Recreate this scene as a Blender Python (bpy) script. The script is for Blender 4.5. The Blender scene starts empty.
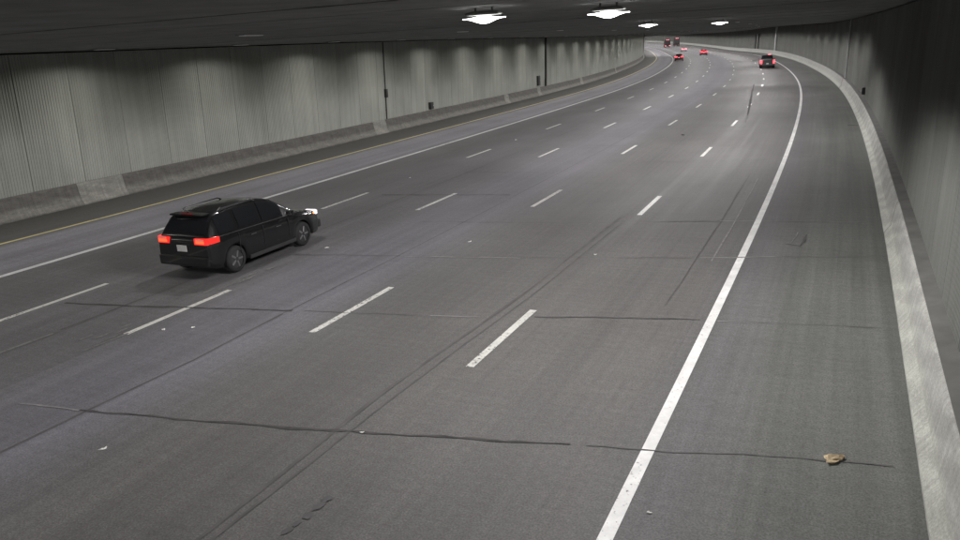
import bpy, bmesh, math, random
from mathutils import Matrix, Vector
from bisect import bisect_right
random.seed(7)
scene = bpy.context.scene
COL = scene.collection

# ------------------------------------------------------------------ camera
CAM_H, PITCH, ROLL, FPX = 5.2558, 0.2808, 0.0560, 777.72
cam_d = bpy.data.cameras.new('camera')
cam = bpy.data.objects.new('camera', cam_d)
COL.objects.link(cam)
cam_d.sensor_width = 36.0
cam_d.lens = FPX / 960.0 * 36.0
cam_d.clip_start = 0.05
cam_d.clip_end = 3000
_c, _s = math.cos(PITCH), math.sin(PITCH)
_F = Vector((0, _c, -_s)); _X = Vector((1, 0, 0)); _Y = Vector((0, _s, _c))
_cr, _sr = math.cos(ROLL), math.sin(ROLL)
_x2 = _X * _cr - _Y * _sr
_y2 = _X * _sr + _Y * _cr
cam.matrix_world = Matrix(((_x2.x, _y2.x, -_F.x, 0), (_x2.y, _y2.y, -_F.y, 0), (_x2.z, _y2.z, -_F.z, CAM_H), (0, 0, 0, 1)))
scene.camera = cam

# ------------------------------------------------------------------ world: night outside the tunnel
w = bpy.data.worlds.new('World'); scene.world = w; w.use_nodes = True
nt = w.node_tree; nt.nodes.clear()
wo = nt.nodes.new('ShaderNodeOutputWorld'); bg = nt.nodes.new('ShaderNodeBackground')
sk = nt.nodes.new('ShaderNodeTexSky'); sk.sky_type = 'NISHITA'; sk.sun_disc = False
sk.sun_elevation = math.radians(-6); sk.sun_rotation = math.radians(200)
bg.inputs['Strength'].default_value = 0.01
nt.links.new(sk.outputs[0], bg.inputs['Color']); nt.links.new(bg.outputs[0], wo.inputs['Surface'])

# ------------------------------------------------------------------ exposure and light levels
scene.view_settings.view_transform = 'Standard'
scene.view_settings.look = 'None'
scene.view_settings.exposure = 0.14
scene.view_settings.gamma = 1.0
scene.cycles.use_denoising = True
scene.cycles.max_bounces = 6
scene.cycles.diffuse_bounces = 4
scene.cycles.sample_clamp_indirect = 4.0
LAMP_W = 680.0       # hanging bowl lamps
WASH_W = 520.0
MID_W = 310.0          # flush ceiling lamps added for even road light
LAMP_COL = (1.0, 0.972, 0.972)
WASH_COL = (1.0, 0.985, 0.925)

# ------------------------------------------------------------------ the road's alignment
TH0, X0 = -0.438988, -2.284109
KN = [-40, 0, 20, 40, 60, 90, 120, 160, 200, 260, 340, 440, 600]
KV = [-.001365, -.001365, .000931, .001023, .001019, .001496, .001092, .001174, .00083, .000041, .000793, .000842, .000754]
GK = [-40, 30, 80, 130, 180, 230, 280, 340, 420, 600]
GV = [0, 0, -.00623, .002229, -.000368, -.009583, -.004424, .004682, .010622, .013535]
U1, U2, U3, U4, U5, U6 = 3.4669, 7.2060, 10.9363, 14.5493, 18.2061, 22.1125
ULB, ULW = 25.2204, 25.5543
URB, URW = -3.1746, -3.6767
CEIL = 5.887
LEAN = 0.033


def lerp_tab(xs, ys, x):
    if x <= xs[0]: return ys[0]
    if x >= xs[-1]: return ys[-1]
    i = bisect_right(xs, x) - 1
    t = (x - xs[i]) / (xs[i + 1] - xs[i])
    return ys[i] + t * (ys[i + 1] - ys[i])


DS = 0.5
SS = [-40 + DS * i for i in range(1521)]
TH, PX, PY, PZ = [0.0], [0.0], [0.0], [0.0]
_kp = lerp_tab(KN, KV, SS[0]); _gp = lerp_tab(GK, GV, SS[0])
for _i in range(1, len(SS)):
    k = lerp_tab(KN, KV, SS[_i]); g = lerp_tab(GK, GV, SS[_i])
    th = TH[-1] + (k + _kp) / 2 * DS
    PX.append(PX[-1] + (-math.sin(TH[-1]) - math.sin(th)) / 2 * DS)
    PY.append(PY[-1] + (math.cos(TH[-1]) + math.cos(th)) / 2 * DS)
    PZ.append(PZ[-1] + (g + _gp) / 2 * DS)
    TH.append(th); _kp, _gp = k, g
_i0 = 80
_a, _b, _t = PX[_i0], PY[_i0], TH[_i0]
_rot = TH0 - _t
for _i in range(len(SS)):
    dx, dy = PX[_i] - _a, PY[_i] - _b
    PX[_i] = dx * math.cos(_rot) - dy * math.sin(_rot) + X0
    PY[_i] = dx * math.sin(_rot) + dy * math.cos(_rot)
    TH[_i] += _rot
_z0 = PZ[_i0]
PZ = [z - _z0 for z in PZ]


def frame(s):
    f = (s + 40) / DS
    i = max(0, min(len(SS) - 2, int(f))); t = f - i
    m = lambda A: A[i] + t * (A[i + 1] - A[i])
    return m(PX), m(PY), m(PZ), m(TH)


def W(s, u, z=0.0):
    x, y, h, th = frame(s)
    return (x - u * math.cos(th), y - u * math.sin(th), h + z)


def arc_table(u):
    arc = [0.0]; p = W(SS[0], u)
    for s in SS[1:]:
        q = W(s, u); arc.append(arc[-1] + math.hypot(q[0] - p[0], q[1] - p[1])); p = q
    o = arc[80]
    return [a - o for a in arc]


_arcs = {}
def s_at(u, a):
    """s whose distance along the line at offset u is a"""
    if u not in _arcs: _arcs[u] = arc_table(u)
    return lerp_tab(_arcs[u], SS, a)


# ------------------------------------------------------------------ material helpers
class NT:
    def __init__(self, name):
        self.m = bpy.data.materials.new(name); self.m.use_nodes = True
        self.t = self.m.node_tree; self.t.nodes.clear()
        self.out = self.t.nodes.new('ShaderNodeOutputMaterial')
        self.bsdf = self.t.nodes.new('ShaderNodeBsdfPrincipled')
        self.t.links.new(self.bsdf.outputs[0], self.out.inputs[0])
    def n(self, typ, **kw):
        nd = self.t.nodes.new(typ)
        for k, v in kw.items(): setattr(nd, k, v)
        return nd
    def l(self, a, b): self.t.links.new(a, b)
    def uv(self): return self.n('ShaderNodeUVMap').outputs[0]
    def obj(self): return self.n('ShaderNodeTexCoord').outputs['Object']
    def mapped(self, vec, scale, loc=(0, 0, 0)):
        mp = self.n('ShaderNodeMapping'); self.l(vec, mp.inputs['Vector'])
        mp.inputs['Scale'].default_value = scale; mp.inputs['Location'].default_value = loc
        return mp.outputs[0]
    def noise(self, vec, scale, detail=3, rough=.55):
        nd = self.n('ShaderNodeTexNoise'); nd.inputs['Scale'].default_value = scale
        nd.inputs['Detail'].default_value = detail; nd.inputs['Roughness'].default_value = rough
        self.l(vec, nd.inputs['Vector']); return nd.outputs[0]
    def ramp(self, fac, stops, interp='LINEAR'):
        nd = self.n('ShaderNodeValToRGB'); cr = nd.color_ramp; cr.interpolation = interp
        while len(cr.elements) < len(stops): cr.elements.new(0.5)
        for e, (p, c) in zip(cr.elements, stops):
            e.position = p; e.color = (c, c, c, 1) if not isinstance(c, tuple) else (*c, 1)
        self.l(fac, nd.inputs[0]); return nd.outputs[0]
    def mul(self, a, b, fac=1.0, mode='MULTIPLY'):
        nd = self.n('ShaderNodeMix', data_type='RGBA', blend_type=mode)
        if isinstance(fac, float): nd.inputs[0].default_value = fac
        else: self.l(fac, nd.inputs[0])
        for sock, v in ((nd.inputs[6], a), (nd.inputs[7], b)):
            if isinstance(v, tuple): sock.default_value = (*v, 1)
            else: self.l(v, sock)
        return nd.outputs[2]
    def color(self, c):
        if isinstance(c, tuple): self.bsdf.inputs['Base Color'].default_value = (*c, 1)
        else: self.l(c, self.bsdf.inputs['Base Color'])
    def set(self, **kw):
        for k, v in kw.items():
            s = self.bsdf.inputs[k.replace('_', ' ')]
            if hasattr(v, 'is_linked'): self.l(v, s)
            else: s.default_value = v
    def bump(self, h, strength=.3, dist=.01):
        nd = self.n('ShaderNodeBump'); nd.inputs['Strength'].default_value = strength; nd.inputs['Distance'].default_value = dist
        self.l(h, nd.inputs['Height']); self.l(nd.outputs[0], self.bsdf.inputs['Normal'])


def simple(name, col, rough=.5, metal=0.0, var=.15, scale=6, spec=.5, coat=0.0):
    a = NT(name); v = a.obj()
    n = a.noise(v, scale, 4)
    c = a.mul(col, a.ramp(n, [(.25, 1 - var), (.75, 1 + var)]))
    a.color(c); a.set(Roughness=rough, Metallic=metal)
    a.bsdf.inputs['Specular IOR Level'].default_value = spec
    a.bsdf.inputs['Coat Weight'].default_value = coat
    return a.m


def glow(name, col, strength, base=(.3, .02, .02)):
    a = NT(name); a.color(base)
    a.bsdf.inputs['Emission Color'].default_value = (*col, 1)
    a.bsdf.inputs['Emission Strength'].default_value = strength
    a.set(Roughness=.3)
    return a.m


# ------------------------------------------------------------------ mesh helpers
def link(name, bm_or_me, mats, parent=None, smooth=False):
    if isinstance(bm_or_me, bmesh.types.BMesh):
        me = bpy.data.meshes.new(name)
        bmesh.ops.recalc_face_normals(bm_or_me, faces=bm_or_me.faces)
        bm_or_me.to_mesh(me); bm_or_me.free()
    else: me = bm_or_me
    if mats is not None and not me.materials:
        for m in (mats if isinstance(mats, (list, tuple)) else [mats]): me.materials.append(m)
    if smooth:
        for p in me.polygons: p.use_smooth = True
    o = bpy.data.objects.new(name, me); COL.objects.link(o)
    if parent: o.parent = parent
    return o


def thing(name, label, cat, loc=(0, 0, 0), rz=0.0, group=None):
    o = bpy.data.objects.new(name, None); COL.objects.link(o)
    o.location = loc; o.rotation_euler = (0, 0, rz); o.empty_display_size = .2
    return tag(o, label, cat, group)


def tag(o, label, cat, group=None):
    o['label'] = label; o['category'] = cat
    if group: o['group'] = group
    return o


def sheet(rows, uvs=None):
    """rows: list of equal-length lists of points"""
    bm = bmesh.new(); V = [[bm.verts.new(p) for p in r] for r in rows]
    lay = bm.loops.layers.uv.new('UVMap') if uvs else None
    for i in range(len(V) - 1):
        for j in range(len(V[0]) - 1):
            f = bm.faces.new((V[i][j], V[i][j + 1], V[i + 1][j + 1], V[i + 1][j]))
            if lay:
                for lp, (a, b) in zip(f.loops, ((i, j), (i, j + 1), (i + 1, j + 1), (i + 1, j))): lp[lay].uv = uvs[a][b]
    return bm


def box(bm, c, d, bevel=0.0, seg=1, M=None):
    r = bmesh.ops.create_cube(bm, size=1.0)
    vs = r['verts']
    for v in vs: v.co = Vector((c[0] + v.co.x * d[0], c[1] + v.co.y * d[1], c[2] + v.co.z * d[2]))
    if bevel:
        es = list({e for v in vs for e in v.link_edges})
        rb = bmesh.ops.bevel(bm, geom=es, offset=bevel, segments=seg, affect='EDGES', profile=.7)
        vs = list({v for f in rb['faces'] for v in f.verts} | {v for v in vs if v.is_valid})
    if M is not None:
        for v in vs: v.co = M @ v.co
    return vs


def bx(c, d, bevel=0.0, seg=1):
    bm = bmesh.new(); box(bm, c, d, bevel, seg); return bm


def tube(bm, pts, r, n=8):
    rings = []
    for i, p in enumerate(pts):
        p = Vector(p)
        d = (Vector(pts[min(i + 1, len(pts) - 1)]) - Vector(pts[max(i - 1, 0)])).normalized()
        a = d.orthogonal().normalized(); b = d.cross(a)
        rr = r[i] if isinstance(r, (list, tuple)) else r
        rings.append([bm.verts.new(p + a * rr * math.cos(t) + b * rr * math.sin(t)) for t in [2 * math.pi * k / n for k in range(n)]])
    for A, B in zip(rings, rings[1:]):
        for k in range(n): bm.faces.new((A[k], A[(k + 1) % n], B[(k + 1) % n], B[k]))
    bm.faces.new(rings[0][::-1]); bm.faces.new(rings[-1])


def frange(a, b, st):
    n = max(1, int(math.ceil((b - a) / st - 1e-6)))
    return [a + (b - a) * i / n for i in range(n + 1)]


# ------------------------------------------------------------------ materials of the tunnel
def mat_road():
    a = NT('asphalt'); uv = a.uv()
    sep = a.n('ShaderNodeSeparateXYZ'); a.l(uv, sep.inputs[0])
    mr = a.n('ShaderNodeMapRange'); a.l(sep.outputs[0], mr.inputs[0])
    mr.inputs[1].default_value = -4; mr.inputs[2].default_value = 26
    def P(u): return (u + 4) / 30
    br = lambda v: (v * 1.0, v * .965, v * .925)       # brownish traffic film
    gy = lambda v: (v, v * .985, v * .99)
    pu = lambda v: (v * .985, v * .965, v * 1.06)       # polished lanes with lamp sheen painted in, slightly violet
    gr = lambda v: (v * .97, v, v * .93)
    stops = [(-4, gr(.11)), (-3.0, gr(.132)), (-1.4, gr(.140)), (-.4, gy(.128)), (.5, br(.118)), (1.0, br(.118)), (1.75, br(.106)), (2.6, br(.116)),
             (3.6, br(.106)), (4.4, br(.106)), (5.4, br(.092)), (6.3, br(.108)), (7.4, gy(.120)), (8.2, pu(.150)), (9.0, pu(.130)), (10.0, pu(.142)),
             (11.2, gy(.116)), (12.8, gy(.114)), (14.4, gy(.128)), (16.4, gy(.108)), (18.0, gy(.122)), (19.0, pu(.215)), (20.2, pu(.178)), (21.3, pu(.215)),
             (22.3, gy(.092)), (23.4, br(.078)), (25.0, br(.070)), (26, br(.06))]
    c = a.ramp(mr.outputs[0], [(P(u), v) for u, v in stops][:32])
    # long streaks along the lanes
    st = a.noise(a.mapped(uv, (2.2, .035, 1)), 1.0, 5, .6)
    c = a.mul(c, a.ramp(st, [(.3, .84), (.7, 1.16)]))
    st2 = a.noise(a.mapped(uv, (9, .09, 1)), 1.0, 3, .6)
    c = a.mul(c, a.ramp(st2, [(.3, .92), (.7, 1.08)]))
    pt = a.noise(a.mapped(uv, (.35, .22, 1)), 1.0, 4, .6)
    c = a.mul(c, a.ramp(pt, [(.3, .88), (.7, 1.10)]))
    # aggregate
    ag = a.noise(a.mapped(uv, (1, 1, 1)), 38.0, 2, .7)
    c = a.mul(c, a.ramp(ag, [(.28, .62), (.5, 1.0), (.74, 1.42)]))
    fine = a.noise(a.mapped(uv, (1, 1, 1)), 9.0, 2, .6)
    c = a.mul(c, a.ramp(fine, [(.3, .9), (.7, 1.1)]))
    # tine marks across
    tn = a.noise(a.mapped(uv, (.5, 7.0, 1)), 1.0, 2, .5)
    c = a.mul(c, a.ramp(tn, [(.3, .95), (.7, 1.05)]))
    # small oil drips in the lane middles
    vo = a.n('ShaderNodeTexVoronoi', feature='F1'); vo.inputs['Scale'].default_value = 1.3; a.l(uv, vo.inputs['Vector'])
    c = a.mul(c, a.ramp(vo.outputs['Distance'], [(.012, .55), (.035, 1.0)]))
    a.color(c)
    a.set(Roughness=a.ramp(st, [(.3, .66), (.7, .80)]))
    a.bsdf.inputs['Specular IOR Level'].default_value = .30
    a.bump(ag, .25, .006)
    return a.m


def mat_paint(name, col, wear, dark=.12):
    a = NT(name); o = a.obj()
    n0 = a.noise(a.mapped(o, (1, 1, 1)), 14.0, 5, .65); n1 = a.noise(o, .45, 3, .6)
    ma = a.n('ShaderNodeMath', operation='MULTIPLY_ADD'); a.l(n1, ma.inputs[0]); ma.inputs[1].default_value = .42; a.l(n0, ma.inputs[2])
    n = a.n('ShaderNodeMath', operation='SUBTRACT'); a.l(ma.outputs[0], n.inputs[0]); n.inputs[1].default_value = .21; n = n.outputs[0]
    c = a.mul(col, (dark, dark * .97, dark * .93), a.ramp(n, [(wear, 1.0), (wear + .10, 0.0)]), 'MIX')
    n2 = a.noise(o, 1.2, 3)
    c = a.mul(c, a.ramp(n2, [(.3, .86), (.7, 1.08)]))
    n3 = a.noise(o, 5.0, 4, .7)
    c = a.mul(c, a.ramp(n3, [(.3, .84), (.7, 1.06)]))
    a.color(c); a.set(Roughness=.55)
    return a.m


def mat_wall(k=1.0, pv=.045):
    a = NT('fluted_concrete'); o = a.obj()
    oi = a.n('ShaderNodeObjectInfo')
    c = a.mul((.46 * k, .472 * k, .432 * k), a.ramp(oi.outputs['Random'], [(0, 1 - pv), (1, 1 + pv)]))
    add = a.n('ShaderNodeVectorMath', operation='ADD'); a.l(o, add.inputs[0])
    sc = a.n('ShaderNodeVectorMath', operation='SCALE'); a.l(oi.outputs['Location'], sc.inputs[0]); sc.inputs[3].default_value = 1.37
    a.l(sc.outputs[0], add.inputs[1]); v = add.outputs[0]
    st = a.noise(a.mapped(v, (3.5, 3.5, .16)), 1.0, 4, .6)
    c = a.mul(c, a.ramp(st, [(.3, .86), (.72, 1.08)]))
    bl = a.noise(v, .5, 3, .5)
    c = a.mul(c, a.ramp(bl, [(.3, .90), (.7, 1.07)]))
    # road film in a low, uneven band
    sep = a.n('ShaderNodeSeparateXYZ'); a.l(o, sep.inputs[0])
    hn = a.n('ShaderNodeMath', operation='MULTIPLY_ADD'); a.l(st, hn.inputs[0]); hn.inputs[1].default_value = 1.2; a.l(sep.outputs[2], hn.inputs[2])
    c = a.mul(c, a.ramp(hn.outputs[0], [(1.0, (.70, .69, .66)), (2.2, (1, 1, 1))]) if False else (1, 1, 1))
    fn = a.noise(o, 25, 3)
    c = a.mul(c, a.ramp(fn, [(.3, .94), (.7, 1.05)]))
    a.color(c); a.set(Roughness=.85); a.bsdf.inputs['Specular IOR Level'].default_value = .25
    a.bump(fn, .3, .004)
    return a.m


def mat_barrier(name, base, low, top, mott, scuff=1.0):
    """uv.x = metres along, uv.y = metres up the profile"""
    a = NT(name); uv = a.uv()
    sep = a.n('ShaderNodeSeparateXYZ'); a.l(uv, sep.inputs[0])
    n1 = a.noise(a.mapped(uv, (1.3, 2.2, 1)), 1.0, 5, .65)
    edge = a.n('ShaderNodeMath', operation='MULTIPLY_ADD'); a.l(n1, edge.inputs[0]); edge.inputs[1].default_value = .34; a.l(sep.outputs[1], edge.inputs[2])
    c = a.ramp(edge.outputs[0], [(.06, tuple(x * .55 for x in low)), (.22, low), (.52, low), (.66, base), (1.0, base)])
    m = a.noise(a.mapped(uv, (3.4, 9.0, 1)), 1.0, 7, .75)
    c = a.mul(c, a.ramp(m, [(.32, 1 - mott), (.62, 1 + mott * .6)]))
    dr = a.noise(a.mapped(uv, (9, .5, 1)), 1.0, 4, .65)
    c = a.mul(c, a.ramp(dr, [(.3, .78), (.7, 1.12)]))
    # slanted tyre scuffs sweeping along the face
    wv = a.n('ShaderNodeTexWave', wave_type='BANDS', bands_direction='DIAGONAL'); a.l(a.mapped(uv, (.55, 1.5, 1)), wv.inputs['Vector'])
    wv.inputs['Scale'].default_value = .7; wv.inputs['Distortion'].default_value = 9; wv.inputs['Detail'].default_value = 3; wv.inputs['Detail Scale'].default_value = .8
    c = a.mul(c, a.ramp(wv.outputs['Fac'], [(0, 1 - .14 * scuff), (.5, 1.0), (.9, 1 + .22 * scuff)]))
    sp = a.noise(uv, 30, 2)
    c = a.mul(c, a.ramp(sp, [(.3, .80), (.7, 1.16)]))
    a.color(c); a.set(Roughness=.8); a.bsdf.inputs['Specular IOR Level'].default_value = .3
    a.bump(m, .35, .012)
    return a.m


M_ROAD = mat_road()
M_WHITE = mat_paint('white_line_paint', (.80, .80, .78), .275)
M_DASH = mat_paint('white_dash_paint', (.60, .60, .55), .345)
M_HOV = mat_paint('worn_white_paint', (.62, .62, .62), .32)
M_YEL = mat_paint('yellow_line_paint', (.62, .54, .22), .32)
M_FADED = mat_paint('faded_paint', (.17, .17, .165), .42, .1)
M_SEAL = simple('crack_sealant', (.078, .075, .073), .92, var=.35, scale=3, spec=.08)
M_SEAM = simple('lane_seam', (.082, .079, .076), .85, var=.35, scale=2)
M_FAINT = simple('faint_joint', (.098, .096, .092), .85, var=.25, scale=2)
M_OIL = simple('oil_stain', (.045, .044, .043), .6, var=.3, scale=4)
M_GRIT = simple('pale_grit', (.20, .195, .19), .8, var=.35, scale=5)
M_WALL = mat_wall(.68); M_WALL_R = mat_wall(.29, .08)  # right wall: its weaker light is put into a darker colour
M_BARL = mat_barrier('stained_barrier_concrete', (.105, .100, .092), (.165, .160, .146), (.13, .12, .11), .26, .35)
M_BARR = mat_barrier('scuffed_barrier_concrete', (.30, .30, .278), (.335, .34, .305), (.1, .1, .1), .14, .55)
M_PATCH = mat_barrier('fresh_barrier_concrete', (.21, .207, .188), (.225, .22, .20), (.3, .3, .3), .22, .5)
M_LEDGE = simple('dusty_ledge', (.120, .120, .112), .9, var=.25, scale=2)
M_CEIL = simple('sooty_ceiling_concrete', (.20, .205, .20), .9, var=.22, scale=1.2, spec=.2)
M_DECK = simple('dark_deck', (.06, .06, .06), .95)
M_STEEL = simple('painted_steel', (.10, .10, .095), .55, .2)
M_GALV = simple('galvanised_steel', (.45, .46, .46), .45, .3)
M_DARK = simple('black_plastic', (.02, .02, .02), .5)
M_LENS = glow('lamp_lens', (1.0, .985, .97), 8.0, (.8, .8, .8))
M_SLIT = glow('lamp_slit', (1.0, .98, .93), .05, (.8, .8, .8))

# ------------------------------------------------------------------ road
S_A, S_B = -14.0, 715.0
cols = [-4.2, -3.2, -1.5, 0, 1.75, U1, 5.3, U2, 9, U3, 12.7, U4, 16.4, U5, 20, U6, 24, 26.4]
srow = frange(S_A, S_B, 2.0)
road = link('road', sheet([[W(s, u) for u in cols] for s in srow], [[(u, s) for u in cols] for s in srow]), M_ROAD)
road['kind'] = 'structure'


def ribbon(name, pts, width, z, mat, parent=road, step=.5, wob=0.0, taper=False, jag=0.0):
    """a strip lying on the road through (s, u) points"""
    P = []
    for (s0, u0), (s1, u1) in zip(pts, pts[1:]):
        n = max(1, int(math.hypot(s1 - s0, u1 - u0) / step))
        P += [(s0 + (s1 - s0) * i / n, u0 + (u1 - u0) * i / n) for i in range(n)]
    P.append(pts[-1])
    ph = random.random() * 9
    rows = []
    for i, (s, u) in enumerate(P):
        a = P[max(0, i - 1)]; b = P[min(len(P) - 1, i + 1)]
        ds, du = b[0] - a[0], b[1] - a[1]; L = math.hypot(ds, du) or 1
        ns, nu = -du / L, ds / L
        o = wob * (math.sin(i * .9 + ph) + .6 * math.sin(i * 2.3 + ph * 2))
        wd = width * (1 + jag * random.uniform(-1, 1))
        if taper and (i == 0 or i == len(P) - 1): wd *= .25
        rows.append([W(s + ns * (o + k * wd / 2), u + nu * (o + k * wd / 2), z) for k in (-1, 1)])
    return link(name, sheet(rows), mat, parent)


def long_line(name, u, width, s0, s1, mat, z=.004):
    ss_ = frange(s0, s1, 2.0)
    return link(name, sheet([[W(s, u - width / 2, z), W(s, u + width / 2, z)] for s in ss_]), mat, road)


long_line('edge_line', 0, .17, S_A, 690, M_WHITE)
long_line('carpool_line', U5, .23, S_A, 690, M_HOV)
long_line('yellow_edge_line', U6, .15, S_A, 690, M_YEL)
CYC, DASH = 12.1904, 3.0447
for u, p0 in ((U1, 11.986), (U2, 12.616), (U3, 11.425), (U4, 11.029)):
    for k in range(-2, 40):
        a0 = p0 + k * CYC
        ss_ = [s_at(u, a0 + DASH * i / 4) for i in range(5)]
        hw = .075
        link('lane_dash', sheet([[W(s, u - hw, .005), W(s, u + hw, .005)] for s in ss_]), M_DASH, road)

# joints and cracks that cross the lanes: dark where sealed, pale where grit has filled them
def cross(pts, w=.05, mat=M_SEAL, name='crack_seal', **kw): return ribbon(name, pts, w, .0065, mat, step=.22, wob=.016, jag=.6, **kw)
cross([(8.49, 8.73), (8.81, 6.71), (9.2, 4.57), (9.59, 2.8), (9.97, 1.01)], .055)
cross([(8.32, 9.94), (8.49, 8.73)], .04, M_GRIT, 'gritty_joint')
cross([(10.02, .8), (10.14, .1), (10.61, -1.84), (10.75, -2.9)], .022, M_FAINT, 'gritty_joint')
cross([(12.47, 14.2), (12.72, 12.53), (13.11, 10.65), (13.55, 8.45)], .075)
cross([(13.6, 8.2), (14.05, 5.6)], .02, M_SEAM, 'gritty_joint')
cross([(14.09, 5.38), (14.32, 4.36)], .05, M_GRIT, 'gritty_joint')
cross([(14.62, 3.3), (15.09, 1.49), (15.34, .2)], .045)
cross([(15.34, -.12), (15.44, -.62)], .05, M_GRIT, 'gritty_joint')
cross([(15.46, -.7), (15.8, -2.9)], .02, M_FAINT, 'gritty_joint')
cross([(17.5, 11.6), (17.76, 10.43), (18.12, 8.44)], .03, M_SEAM)
cross([(18.12, 8.3), (18.69, 5.23)], .045, M_GRIT, 'gritty_joint')
cross([(18.75, 5.1), (19.7, .98)], .02, M_SEAM)
cross([(19.72, .93), (20.21, -.75)], .06, M_GRIT, 'gritty_joint')
cross([(20.25, -.9), (20.7, -2.9)], .02, M_FAINT, 'gritty_joint')
cross([(21.97, 9.93), (22.68, 5.52)], .03, M_SEAM)
cross([(22.7, 5.4), (23.81, 1.03)], .025, M_SEAM)
cross([(23.4, 2.7), (23.99, .08)], .07, M_GRIT, 'gritty_joint')
cross([(24.0, -.2), (24.4, -2.8)], .03, M_GRIT, 'gritty_joint')
cross([(25.95, 13.7), (26.07, 12.82), (26.66, 8.75)], .07)
cross([(31.4, 12.8), (31.47, 12.06), (31.52, 8.67)], .05, M_SEAM)
cross([(40.26, 11.26), (39.86, 6.96)], .05, M_SEAM)
for s in (29.3, 34.6, 46, 52.3, 58.5, 66, 72):
    cross([(s, random.uniform(5, 9)), (s + .5, random.uniform(1.5, 3)), (s + .9, random.uniform(.2, .6))], .035, M_SEAM)
cross([(48.3, -2.6), (48.2, -3.15)], .16, M_SEAL, 'drain_slot')
cross([(59.7, -2.3), (59.5, -3.2)], .14, M_SEAL, 'drain_slot')
cross([(21.5, -.9), (21.35, -1.25), (22.6, -1.35)], .05, M_SEAM, 'saw_cut')
cross([(21.6, -1.02), (22.8, -1.12)], .035, M_GRIT, 'saw_cut')
# seams that run along the road
def along(pts, w, mat=M_SEAM, name='lane_seam', **kw): return ribbon(name, pts, w, .0055, mat, step=1.0, wob=.01, jag=.3, **kw)
along([(4.0, 8.72), (7.1, 8.66), (8.57, 8.6), (10.71, 8.48), (13.3, 8.52)], .06)
along([(13.3, 8.52), (20, 8.5), (30, 8.5), (46, 8.5)], .03)
along([(11.1, 12.59), (13.47, 12.55)], .06)
along([(13.5, 12.55), (26, 12.6), (48, 12.6)], .035)
along([(5.0, 12.68), (9.0, 12.62)], .04)
ribbon('faded_line', [(7.5, 12.66), (9.78, 12.6), (10.9, 12.54)], .09, .0055, M_FADED, jag=.3)
along([(4.0, 4.36), (6.71, 4.33), (10.51, 4.36), (16.25, 4.05), (24, 3.95)], .07)
along([(4.0, 4.17), (6.97, 4.17), (10.71, 4.1), (16.2, 3.84), (23, 3.72)], .04)
along([(16, 1.0), (22, 1.0), (32, 1.02)], .03)
along([(19.5, .62), (25, .62), (31, .66)], .04, M_GRIT, 'scrape_mark')
ribbon('tar_streak', [(89.85, 4.37), (77.29, 4.12), (67.55, 3.72), (60.46, 3.39), (54.7, 3.08)], .13, .0075, M_SEAL, step=1.5, jag=.4, taper=True)
ribbon('tar_streak', [(54.7, 3.02), (51.35, 2.95), (49.5, 2.75)], .06, .0075, M_SEAM, step=1.0, jag=.4, taper=True)


BLOTS = []
def blot(name, s, u, rs, ru, mat, z=.0075, n=11, th=0.0, rough=.35):
    bm = bmesh.new(); vs = []
    for k in range(n):
        t = 2 * math.pi * k / n; r = 1 + rough * random.uniform(-1, 1)
        a, b = rs * r * math.cos(t), ru * r * math.sin(t)
        vs.append(bm.verts.new(W(s + a * math.cos(th) - b * math.sin(th), u + a * math.sin(th) + b * math.cos(th), z + .0006 * (len(BLOTS) % 5))))
    bm.faces.new(vs)
    BLOTS.append(1)
    return link(name, bm, mat, road)


for s, u, a, b in ((7.02, 3.44, .10, .05), (7.18, 3.43, .08, .04), (7.34, 3.41, .10, .06), (7.55, 3.40, .12, .05), (7.74, 3.40, .09, .06)):
    blot('oil_spot', s, u, a * .8, b, M_OIL)
for s, u, a, b in ((10.9, 11.6, .16, .05), (11.1, 11.35, .26, .05), (11.5, 11.2, .2, .04), (11.15, 11.05, .22, .03), (11.7, 11.35, .1, .03),
                   (14.6, 11.25, .28, .08), (15.1, 11.2, .34, .11), (15.55, 11.32, .2, .07), (16.2, 11.2, .18, .06), (14.2, 11.4, .2, .05)):
    blot('paint_smear', s, u, a, b, M_FADED, rough=.6)
ribbon('old_paint_smear', [(10.4, 11.0), (11.4, 10.93)], .07, .0062, M_FADED, jag=.4)

# ------------------------------------------------------------------ walls of fluted panels
def panel_mesh(name, width, ribs, lean, mat, top=5.835, z0=.25):
    """local x along the wall, y into the wall, z up"""
    pr = [(-width / 2, .035), (-width / 2 + .006, .035), (-width / 2 + .014, .0)]
    p = (width - .028) / ribs
    x = -width / 2 + .014
    for i in range(ribs):
        if i: pr.append((x, 0.0))
        pr += [(x + p * .52, 0.0), (x + p * .62, .015), (x + p * .90, .015)]
        x += p
    pr += [(width / 2 - .014, 0.0), (width / 2 - .006, .035), (width / 2, .035), (width / 2, .16), (-width / 2, .16)]
    zs = [z0, top]
    bm = bmesh.new()
    R = [[bm.verts.new((a, b + lean * (z - .86), z)) for a, b in pr] for z in zs]
    n = len(pr)
    for k in range(n): bm.faces.new((R[0][k], R[0][(k + 1) % n], R[1][(k + 1) % n], R[1][k]))
    bm.faces.new(R[1]); bm.faces.new(R[0][::-1])
    me = bpy.data.meshes.new(name); bmesh.ops.recalc_face_normals(bm, faces=bm.faces); bm.to_mesh(me); bm.free()
    me.materials.append(mat)
    return me


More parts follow.
